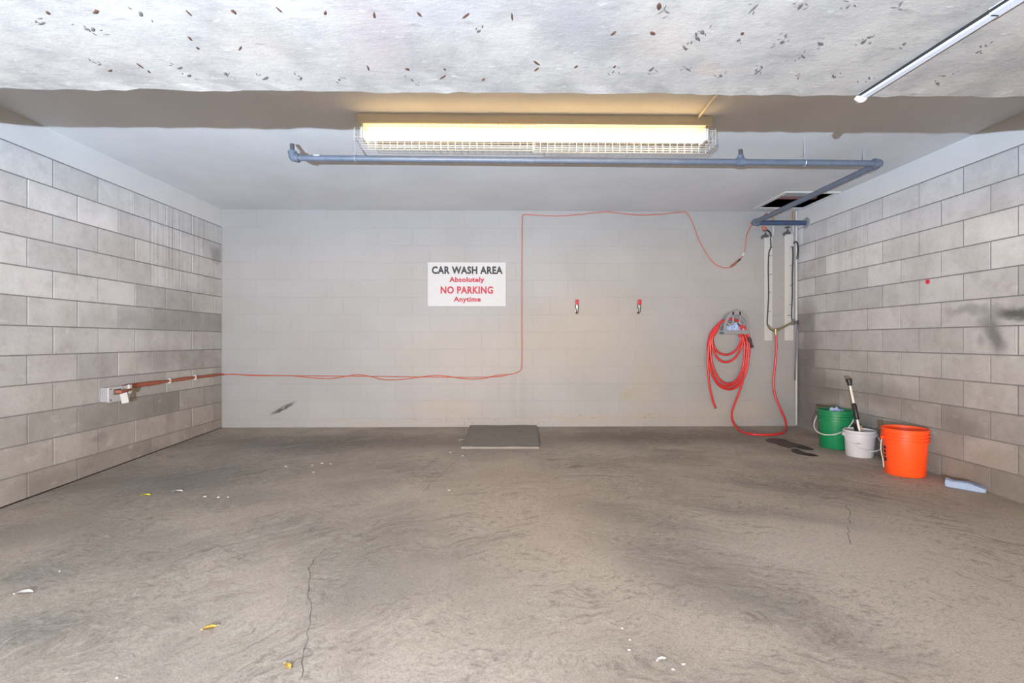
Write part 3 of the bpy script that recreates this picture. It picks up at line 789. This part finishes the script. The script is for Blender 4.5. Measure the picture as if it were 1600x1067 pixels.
# tag
c = LWp(194, 620, .075)
tg = empty('paper_tag', c, 'small white tag hanging from the cord beside the outlet box', 'tag')
ang = math.radians(14); uu = Vector((0.25, math.cos(ang) * .97, math.sin(ang) * .3)).normalized(); vv = Vector((0, -math.sin(ang), math.cos(ang)))
hw, hh = .030, .055
P = [c - uu * hw - vv * hh, c + uu * hw - vv * hh, c + uu * hw + vv * hh * .8, c + uu * hw * .5 + vv * hh, c - uu * hw * .5 + vv * hh, c - uu * hw + vv * hh * .8]
G().prism(P, uu.cross(vv) * .0015).build('tag_card', M['paper'], tg)
G().tube(crom([c + vv * hh * .8, c + vv * hh * 1.3 + uu * -.01, LWp(191, 608, .085), LWp(190, 605, .07)], 4), .0018, 6).build('tag_string', M['clear'], tg)

# ------------------------------------------------------------------ sign
s0 = PB(668.5, 478.5); s1 = PB(790.5, 410)
sg = empty('wall_sign', ((s0.x + s1.x) / 2, WY, s0.z), 'white car wash sign with black and red lettering on the back wall', 'sign')
G().bbox((s0.x, WY - .006, s0.z), (s1.x, WY, s1.z), .002).build('sign_board', M['signw'], sg)
def text(body, px0, px1, py0, py1, mat, cap=True):
    cu = bpy.data.curves.new('t', 'FONT'); cu.body = body; cu.size = 1.0; cu.offset = 0.042; cu.extrude = 0.0; cu.space_character = 1.08; cu.resolution_u = 3
    to = bpy.data.objects.new('t', cu); COL.objects.link(to)
    bpy.context.view_layer.update()
    me = bpy.data.meshes.new_from_object(to.evaluated_get(bpy.context.evaluated_depsgraph_get()))
    bpy.data.objects.remove(to)
    xs = [v.co.x for v in me.vertices]; ysl = [v.co.y for v in me.vertices]
    x0, x1, y0, y1 = min(xs), max(xs), min(ysl), max(ysl)
    a = PB(px0, py1); b = PB(px1, py0); base = sg.location
    for v in me.vertices:
        fx = (v.co.x - x0) / (x1 - x0); fy = (v.co.y - y0) / (y1 - y0)
        v.co = Vector((a.x + fx * (b.x - a.x), WY - .0068, a.z + fy * (b.z - a.z))) - base
    me.materials.clear(); me.materials.append(mat); me.name = 'lettering'
    o = bpy.data.objects.new('lettering', me); link(o, sg)
text('CAR WASH AREA', 674.8, 785.5, 416.3, 428.2, M['ink'])
text('Absolutely', 702, 757, 432.8, 443.2, M['redink'])
text('NO PARKING', 688.5, 770.5, 447.4, 459.0, M['redink'])
text('Anytime', 708.8, 751.2, 463.5, 473.8, M['redink'])

# ------------------------------------------------------------------ broom clips
for px, tilt, lab in ((901, .0, 'red-capped metal tool clip on the back wall, the one nearer the orange cord'), (998, .07, 'red-capped metal tool clip on the back wall, the one nearer the hose reel')):
    c = PB(px, 479)
    cl = empty('tool_clip', c, lab, 'clip')
    def T(dx, y, dz):
        return Vector((c.x + dx + tilt * dz, WY - y, c.z + dz))
    G().prism([T(-.014, 0, -.07), T(.014, 0, -.07), T(.016, 0, .07), T(-.016, 0, .07)], (0, -.004, 0)).build('back_plate', M['galv'], cl)
    for s in (-1, 1):
        G().tube(crom([T(s*.010, .003, .02), T(s*.017, .018, .005), T(s*.014, .03, -.02), T(s*.008, .038, -.05), T(s*.012, .046, -.066)], 4), .005, 8).build('spring_arm', M['darkmetal'], cl, True)
    G().bbox(T(-.017, .028, .022), T(.021, .0, .082), .006).build('grip_cap', M['redp'], cl)
    G().bbox(T(-.013, .012, -.085), T(.013, .0, -.060), .004).build('lower_pad', M['rustbrown'], cl)

# ------------------------------------------------------------------ hose hanger
hc = PB(1143, 520)                       # bottom centre of the hanger
hr = empty('hose_hanger', hc, 'grey plastic arched hose hanger mounted on the back wall', 'hose hanger')
def HP(dx, dz, off): return Vector((hc.x + dx, WY - off, hc.z + dz))
def arch(r0, r1, sx, sz, off, th, name, a0=0, a1=180, zlift=0.0):
    n = 22; V = []
    for i in range(n + 1):
        a = math.radians(a0 + (a1 - a0) * i / n)
        for r in (r0, r1):
            for q in (0, th):
                V.append(HP(math.cos(a) * r * sx, zlift + math.sin(a) * r * sz, off + q))
    Fc = []
    for i in range(n):
        k = 4 * i
        for (p, q) in ((0, 1), (1, 3), (3, 2), (2, 0)): Fc.append((k + p, k + q, k + 4 + q, k + 4 + p))
    Fc += [(0, 1, 3, 2), (4*n, 4*n+2, 4*n+3, 4*n+1)]
    return G().add(V, Fc).build(name, M['greyplastic'], hr)
arch(.122, .155, 1.0, 1.55 * .92, .115, .016, 'front_arch', -4, 184, .04)
arch(.104, .118, 1.15, .80, .002, .128, 'saddle', 0, 180, .030)
arch(.0, .15, 1, 1.40, .0, .006, 'back_plate', 0, 180, .04)
for dx in (-.040, .040):
    G().bbox(HP(dx - .011, .09, .131), HP(dx + .011, .245, .117), .003).build('arch_bar', M['greyplastic'], hr)
for s in (-1, 1):
    G().tube([HP(s * .075, .09, .124), HP(s * .120, .13, .124)], .011, 8).build('arch_bar', M['greyplastic'], hr)
G().bbox(HP(-.145, -.018, .135), HP(.145, .006, .0), .005).build('tray', M['greyplastic'], hr)
G().bbox(HP(-.150, -.018, .140), HP(.150, .028, .128), .004).build('tray_lip', M['greyplastic'], hr)

# crumpled cloth maker
def cloth(name, c, lx, ly, lz, rz, seed, label, mat, fold=3.0, sub=14):
    r = random.Random(seed); n = sub; V = []
    ph = [r.uniform(0, 6) for _ in range(6)]
    Rm = Matrix.Rotation(rz, 3, 'Z')
    def hgt(u, v):
        e = (1 - abs(u) ** 3.5) * (1 - abs(v) ** 3.5)
        return max(0.0, (0.45 + .28 * math.sin(fold * u * 2.1 + ph[0] + v * 1.7) + .22 * math.sin(fold * v * 2.7 + ph[1] - u * 2.2) + .16 * math.sin(fold * (u + v) * 4.1 + ph[2]))) * e
    for side in (1, 0):
        for j in range(n + 1):
            for i in range(n + 1):
                u = -1 + 2 * i / n; v = -1 + 2 * j / n
                wob = 1 + .10 * math.sin(3 * v + ph[3]) + .06 * math.sin(7 * v + ph[4]); wob2 = 1 + .12 * math.sin(2.7 * u + ph[5])
                z = hgt(u, v) * lz if side else 0.0
                V.append(c + Rm @ Vector((u * lx * wob, v * ly * wob2, z + (.003 if side else 0))))
    m = (n + 1) ** 2; Fc = []
    for j in range(n):
        for i in range(n):
            k = j * (n + 1) + i
            Fc.append((k, k + 1, k + n + 2, k + n + 1)); Fc.append((m + k, m + k + n + 1, m + k + n + 2, m + k + 1))
    rim = [i for i in range(n)] + [n + j * (n + 1) for j in range(n)] + [m - 1 - i for i in range(n)] + [(n - j) * (n + 1) for j in range(n)]
    for i in range(len(rim)):
        a, b = rim[i], rim[(i + 1) % len(rim)]; Fc.append((a, m + a, m + b, b))
    o = G().add(V, Fc).build(name, mat, None, True, tuple(c))
    return tag(o, label, 'cloth')
cloth('cloth_rag', HP(0.0, .008, .085), .125, .040, .115, 0.03, 4, 'crumpled pale blue rag stuffed in the hose hanger', M['bluecloth'], 4.0, 18)
e = HP(-.085, -.05, .139)
# ------------------------------------------------------------------ red hose
hs = empty('garden_hose', PB(1212, 560), 'red rubber hose coiled on the grey hanger and trailing on the floor', 'hose')
def HB(px, py, off): return at_y(px, py, WY - off)
HRr = .0122
pts = [HB(1212.3, 519, .06), HB(1213, 545, .055), HB(1210.5, 575, .05), HB(1208.5, 598, .05), HB(1211, 618, .06), HB(1219, 638, .09), HB(1226.5, 655, .16),
       at_f(1228.5, 668, .03), at_f(1224, 675.5, .014), at_f(1212, 678.5, .0115), at_f(1195, 679.5, .0115), at_f(1172, 678, .0115), at_f(1156, 672.5, .013), HB(1145.5, 660, .16), HB(1143.5, 645, .10), HB(1149, 628, .075), HB(1156, 610, .06), HB(1163, 585, .05), HB(1168, 555, .045), HB(1165, 525, .05), HB(1158, 505, .06)]
loops = [  # left x, right x, bottom y, bottom x, offset
    (1107, 1171, 608, 1137, .045), (1106.5, 1167, 604, 1135, .07), (1110, 1163, 600, 1138, .095), (1113, 1161, 566, 1134, .105), (1113.5, 1158, 554.5, 1134, .09), (1106, 1170, 608.5, 1140, .06)]
for (lx, rx, by, bx, of) in loops:
    ys_ = 548 if by > 580 else 528
    pts += [HB(1143, 499, of), HB(1127, 503, of), HB(lx + 6, 518, of)]
    if by > 580: pts += [HB(lx + 1, 533, of)]
    for k in range(0, 9):
        a_ = math.pi * k / 8
        cx_ = (lx + rx) / 2 + (bx - (lx + rx) / 2) * math.sin(a_)
        pts.append(HB(cx_ - math.cos(a_) * (rx - lx) / 2, ys_ + math.sin(a_) * (by - ys_), of))
    if by > 580: pts += [HB(rx, 533, of)]
    pts += [HB(rx - 5, 518, of), HB(1158, 505, of)]
pts += [HB(1143, 498, .08), HB(1126, 503, .085), HB(1113, 520, .09), HB(1107, 545, .09), HB(1106, 575, .085), HB(1109, 605, .08), HB(1114, 627, .075), HB(1117.5, 636, .075)]
G().tube(crom(pts, 6), HRr, 10).build('hose_tube', M['hose'], hs, True)
G().tube([HB(1117.3, 635.5, .075), HB(1118, 638, .075)], .012, 10).build('hose_end', M['darkmetal'], hs, True)
# second pass of the coil hides the end that carries the nozzle
G().tube(crom([HB(1160, 508, .11), HB(1166, 516, .115), HB(1170, 525, .118), HB(1171.5, 530, .118)], 6), HRr, 10).build('hose_tube', M['hose'], hs, True)
G().tube([HB(1170, 526, .118), HB(1172, 532, .12), HB(1174, 538, .12), HB(1176, 543, .12)], [.012, .018, .013, .017], 12).build('spray_nozzle', M['black'], hs, True)

# ------------------------------------------------------------------ plate on the floor by the back wall
ca, cb, cc_, cd = at_f(735, 665.5), at_f(838, 665.5), at_f(842.5, 701.5), at_f(720.5, 701.5)
yb_ = YB - .02; 
ca = Vector((ca.x, yb_, 0)); cb = Vector((cb.x, yb_, 0))
g = G(); th = .022; n = 8; V = []
for j in range(n + 1):
    for i in range(n + 1):
        a = ca.lerp(cb, i / n); b = cd.lerp(cc_, i / n); p = a.lerp(b, j / n)
        jit = .0025 * math.sin(5.1 * i + 2.3 * j); 
        V.append(Vector((p.x + (jit if 0 < j < n else 0), p.y, fz(p.y) + th + .002 * math.sin(i * 1.3 + j * .9))))
Vb = [Vector((v.x, v.y, fz(v.y) + .001)) for v in V]
m = (n + 1) ** 2; Fc = []
for j in range(n):
    for i in range(n):
        k = j * (n + 1) + i; Fc += [(k, k+1, k+n+2, k+n+1), (m+k, m+k+n+1, m+k+n+2, m+k+1)]
rim = [i for i in range(n)] + [n + j * (n + 1) for j in range(n)] + [m - 1 - i for i in range(n)] + [(n - j) * (n + 1) for j in range(n)]
for i in range(len(rim)):
    a, b = rim[i], rim[(i + 1) % len(rim)]; Fc.append((a, m + a, m + b, b))
tag(G().add(V + Vb, Fc).build('floor_plate', M['mat'], None, False), 'dusty grey cover plate lying on the floor against the back wall', 'floor plate')

# ------------------------------------------------------------------ buckets
def bucket(name, px, py, rb, rt, h, mat, label, wall_clear=.02):
    p = at_f(px, py)                                # front foot of the bucket on the floor
    d = Vector((p.x, p.y, 0)).normalized(); c = p + d * rb
    c.x = min(c.x, XR - rt - wall_clear); c.z = fz(c.y)
    e = empty(name, c, label, 'bucket')
    return e, c, d
def pail_profile(rb, rt, h, ribs, lip):
    P = [(0, .006), (rb - .012, .006), (rb - .004, .0), (rb, .008)]
    def R(z): return rb + (rt - rb) * z / h
    for (z, hh, out) in ribs:
        P += [(R(z), z), (R(z) + out, z + .001), (R(z) + out, z + hh), (R(z + hh), z + hh + .001)]
    P += [(R(h - lip), h - lip), (R(h) + .006, h - lip + .001), (R(h) + .007, h - .003), (R(h) + .004, h), (R(h) - .002, h), (R(h) - .004, h - .004)]
    P += [(rb - .004, .012), (0, .010)]
    return P
BODY = {}
def mk_bucket(name, px, py, rb, rt, h, mat, label, ribs, lip):
    e, c, d = bucket(name, px, py, rb, rt, h, mat, label)
    body = G().lathe(c, pail_profile(rb, rt, h, ribs, lip), 48).build('bucket_body', mat, e, True)
    BODY[e.name] = body
    return e, c, d
def bail_for(e, c, axis, fwd, z, r, out, drop, skew, hmat, emat, rr=.0042):
    a = Vector(axis).normalized(); f = Vector(fwd).normalized(); pts = []
    for i in range(21):
        ph = math.pi * i / 20; s = math.sin(ph) ** .75
        pts.append(c + a * (-math.cos(ph) * r) + f * (s * out) + Vector((0, 0, z - s * drop)) + a * (skew * s))
    G().tube(pts, rr, 8).build('bail_handle', hmat, e, True)
    for s in (-1, 1):
        q = c + a * s * (r - .006) + Vector((0, 0, z))
        G().tube([q - a * s * .012, q + a * s * .012], .013, 12).build('handle_ear', emat, BODY[e.name], True)
# green
ribs5 = [(.272, .010, .012), (.300, .010, .011), (.326, .008, .010)]
eg, cg, dg = mk_bucket('bucket', 1305, 703, .130, .148, .370, M['greenp'], 'green plastic bucket with white bail handle behind the white pail', ribs5, .014)
ax = Vector((dg.y, -dg.x, 0)); ax = Matrix.Rotation(math.radians(-18), 3, 'Z') @ ax
bail_for(eg, cg, ax, -Vector((-ax.y, ax.x, 0)), .292, .158, .19, .15, -.02, M['whitew'], M['greenp'], .005)
# white pail
ew, cw, dw = mk_bucket('bucket', 1343, 716, .108, .124, .240, M['whitep'], 'small white plastic pail holding a brush, between the green and orange buckets', [(.186, .028, .010)], .024)
ax = Vector((dw.y, -dw.x, 0)); ax = Matrix.Rotation(math.radians(20), 3, 'Z') @ ax
bail_for(ew, cw, ax, -Vector((-ax.y, ax.x, 0)), .195, .133, .145, .12, .045, M['whitew'], M['whitep'], .004)
# faint print on the pail
def decal(e, c, r0, r1, h, z0, z1, a0, a1, mat, name, n=6):
    V = []
    for i in range(n + 1):
        a = a0 + (a1 - a0) * i / n
        for z in (z0, z1):
            R = r0 + (r1 - r0) * z / h + .0012
            V.append(c + Vector((R * math.cos(a), R * math.sin(a), z)))
    G().add(V, [(2*i, 2*i+2, 2*i+3, 2*i+1) for i in range(n)]).build(name, mat, BODY[e.name])
fa = math.atan2(-dw.y, -dw.x)
decal(ew, cw, .108, .124, .24, .128, .1305, fa - .55, fa + .25, M['greyplastic'], 'printed_line')
decal(ew, cw, .108, .124, .24, .124, .132, fa - .20, fa + .02, M['greyplastic'], 'printed_mark')
# orange
eo, co, do = mk_bucket('bucket', 1414, 746.5, .134, .152, .370, M['orangep'], 'bright orange plastic bucket standing nearest on the right', [(.272, .010, .013), (.298, .010, .011), (.322, .010, .011)], .020)
fa = math.atan2(-do.y, -do.x)
for j, (z0, z1, a0, a1) in enumerate(((.10, .13, -1.22, -.98), (.14, .155, -1.25, -1.0), (.165, .19, -1.22, -1.02), (.20, .22, -1.25, -.98))):
    decal(eo, co, .134, .152, .37, z0, z1, fa + a0, fa + a1, M['ink'], 'printed_mark', 4)
ax = Matrix.Rotation(fa - 1.22, 3, 'Z') @ Vector((1, 0, 0))
qa = co + ax * .157
G().tube(crom([qa + Vector((0, 0, .285)), qa + ax * .008 + Vector((0, 0, .2)) - do * .01, qa + ax * -.008 + Vector((0, 0, .10)) - do * .012, qa - ax * .012 - do * .016 + Vector((0, 0, .045))], 6), .0038, 8).build('bail_handle', M['whitew'], eo, True)
G().tube([qa - ax * .018 + Vector((0, 0, .285)), qa + ax * .010 + Vector((0, 0, .285))], .014, 12).build('handle_ear', M['orangep'], BODY[eo.name], True)

# cloth over the rim of the green bucket
cc2 = cg + Vector((0, 0, .352)) + dg * -.03
o = cloth('cloth_rag', cc2 + Vector((.01, -.0, 0)), .075, .05, .05, .5, 9, 'pale blue rag tucked inside the green bucket rim', M['bluecloth'], 3.0)
# cloth on the floor
c = at_f(1508, 764); 
bm = bmesh.new(); bmesh.ops.create_cube(bm, size=2)
bmesh.ops.bevel(bm, geom=bm.edges[:], offset=.35, segments=3, affect='EDGES', profile=.6)
bmesh.ops.subdivide_edges(bm, edges=bm.edges[:], cuts=2, use_grid_fill=True)
Rm = Matrix.Rotation(math.radians(-44), 3, 'Z'); bm.verts.index_update(); V = []
for v in bm.verts:
    u, w_, z_ = v.co
    hgt = .021 * (1 + .16 * math.sin(4.2 * u + 1.0) + .12 * math.sin(6 * w_ + 2 * u)) * (1.12 - .22 * u)
    p_ = c + Rm @ Vector((u * .108 * (1 + .05 * math.sin(5 * w_)), w_ * .046 * (1 + .13 * math.sin(3.1 * u + .6)), 0))
    p_.z = fz(p_.y) + .001 + (z_ + 1) * hgt
    V.append(p_)
o = G().add(V, [tuple(q.index for q in f.verts) for f in bm.faces]).build('cloth_rag', M['bluecloth'], None, True); bm.free()
tag(o, 'pale blue folded rag lying on the floor beside the right wall', 'cloth')

# brush standing in the white pail
b0 = cw + Vector((.005, .0, .10)); 
top = at_y(1327, 597, cw.y + .10); foot = at_y(1342, 668, cw.y - .01)
dirn = (top - foot).normalized()
br = empty('wash_brush', foot - dirn * .10, 'long-handled wash brush with black grip standing in the white pail', 'brush')
L = (top - foot).length
G().tube([foot - dirn * .05, top], .0115, 12).build('handle_pole', M['pole'], br, True)
G().tube([foot + dirn * L * .17, foot + dirn * L * .20, foot + dirn * L * .50, foot + dirn * L * .53], [.014, .019, .019, .014], 12).build('grip', M['black'], br, True)
G().tube([top - dirn * .035, top - dirn * .03, top - dirn * .005, top + dirn * .012, top + dirn * .028, top + dirn * .034], [.012, .019, .021, .026, .026, .018], 14).build('end_cap', M['black'], br, True)
hb = foot - dirn * .02; side = Vector((1, .2, 0)).normalized()
G().prism([hb + side * .012 + dirn * .035, hb + side * .036 + dirn * .035, hb + side * .046 - dirn * .10, hb + side * .012 - dirn * .12], (0.0, .035, 0.0)).build('brush_block', M['wood'], br)
G().prism([hb - side * .016 + dirn * .015, hb + side * .012 + dirn * .02, hb + side * .012 - dirn * .11, hb - side * .022 - dirn * .11], (0.0, .05, 0.0)).build('bristles', M['black'], br)

# ------------------------------------------------------------------ puddle, leaves, scraps
pud = [[(1196, 686), (1212, 684.5), (1228, 687), (1238, 691), (1252, 695), (1264, 699), (1271, 702.5), (1262, 703), (1250, 701), (1240, 699), (1232, 700), (1222, 697), (1210, 693), (1200, 690)],
       [(1236, 701.5), (1246, 701.5), (1256, 706.5), (1268, 708.5), (1279, 712), (1270, 713), (1256, 711), (1244, 708.5), (1236, 704.5)]]
g = G()
for poly in pud:
    P = crom([at_f(x, y, .0015) for x, y in poly], 4, True)
    r = random.Random(2); P = [p + Vector((r.uniform(-.008, .008), r.uniform(-.008, .008), 0)) for p in P]
    g.prism([Vector((p.x, p.y, fz(p.y) + .0022)) for p in P], (0, 0, -.0018))
tag(g.build('puddle', M['wet']), 'dark wet puddle on the floor below the red hose', 'puddle')

def leaf(px, py, s, rot, mat, label, cat='leaf'):
    c = at_f(px, py, .002); R = Matrix.Rotation(rot, 3, 'Z'); n = 7
    prof = [0, .30, .46, .38, .5, .28, .0]; V = []
    for i in range(n):
        u = -1 + 2 * i / (n - 1); z = .14 * (1 - u * u)
        for v in (-1, 0, 1):
            V.append(c + R @ Vector((u * s, v * prof[i] * s, (z + .10 * abs(v) + .08 * u * v) * s + .001)))
    Fc = [(3*i+j, 3*i+j+1, 3*i+j+4, 3*i+j+3) for i in range(n-1) for j in range(2)]
    V2 = [v - Vector((0, 0, .0012)) for v in V]; m = len(V)
    Fc2 = [tuple(m + k for k in reversed(f)) for f in Fc]
    e = empty('dry_leaf' if cat == 'leaf' else 'scrap', c, label, cat)
    G().add(V + V2, Fc + Fc2).build('blade', mat, e)
    if cat == 'leaf': G().tube([c + R @ Vector((s * .9, 0, .004)), c + R @ Vector((s * 1.35, s * .15, .003))], .0015, 6).build('stem', M['wood'], e)
leaf(326, 982, .026, .5, M['leaf'], 'curled dry yellow leaf on the floor at the lower left')
leaf(450, 1041, .020, 2.4, M['leaf'], 'small pale dry leaf at the bottom edge of the floor')
leaf(227, 774, .030, .2, M['leafy'], 'bright yellow scrap on the floor near the left wall', 'scrap')
leaf(277, 768, .035, .1, M['paper'], 'white paper scrap beside the bright yellow scrap', 'scrap')
leaf(36, 927, .035, .3, M['paper'], 'pale scrap on the dark stain at the far left of the floor', 'scrap')
leaf(721, 688, .030, .6, M['paper'], 'larger white paper scrap at the left edge of the cover plate', 'scrap')
leaf(1033, 1031, .020, .3, M['paper'], 'larger pale scrap on the floor at the bottom, right of centre', 'scrap')
flecks = [(447, 729), (488, 727), (503, 724), (490, 738), (517, 725), (320, 776), (341, 777), (356, 777), (702, 766), (704, 707), (723, 712), (726, 695), (972, 982), (984, 1000), (1052, 1046), (1068, 1038), (93, 893), (983, 1016), (183, 1060)]
for i, (px, py) in enumerate(flecks):
    r = random.Random(i); c = at_f(px, py, .0005); n = 6; s = .0085 if py < 800 else .0045
    P = [c + Vector((math.cos(2*math.pi*k/n) * s * r.uniform(.6, 1.6), math.sin(2*math.pi*k/n) * s * r.uniform(.6, 1.2), .0005)) for k in range(n)]
    if py > 800: w_ = 'at the bottom of the floor, right of centre' if px > 800 else 'on the left part of the near floor'
    elif px < 400: w_ = 'near the left wall beside the yellow scrap'
    elif px < 600: w_ = 'in the cluster on the floor left of the cover plate'
    else: w_ = 'just in front of the cover plate'
    tag(G().prism(P, (0, 0, .003)).build('paint_fleck', M['paper']), 'tiny white paint fleck ' + w_, 'fleck', 'white paint flecks ' + w_)
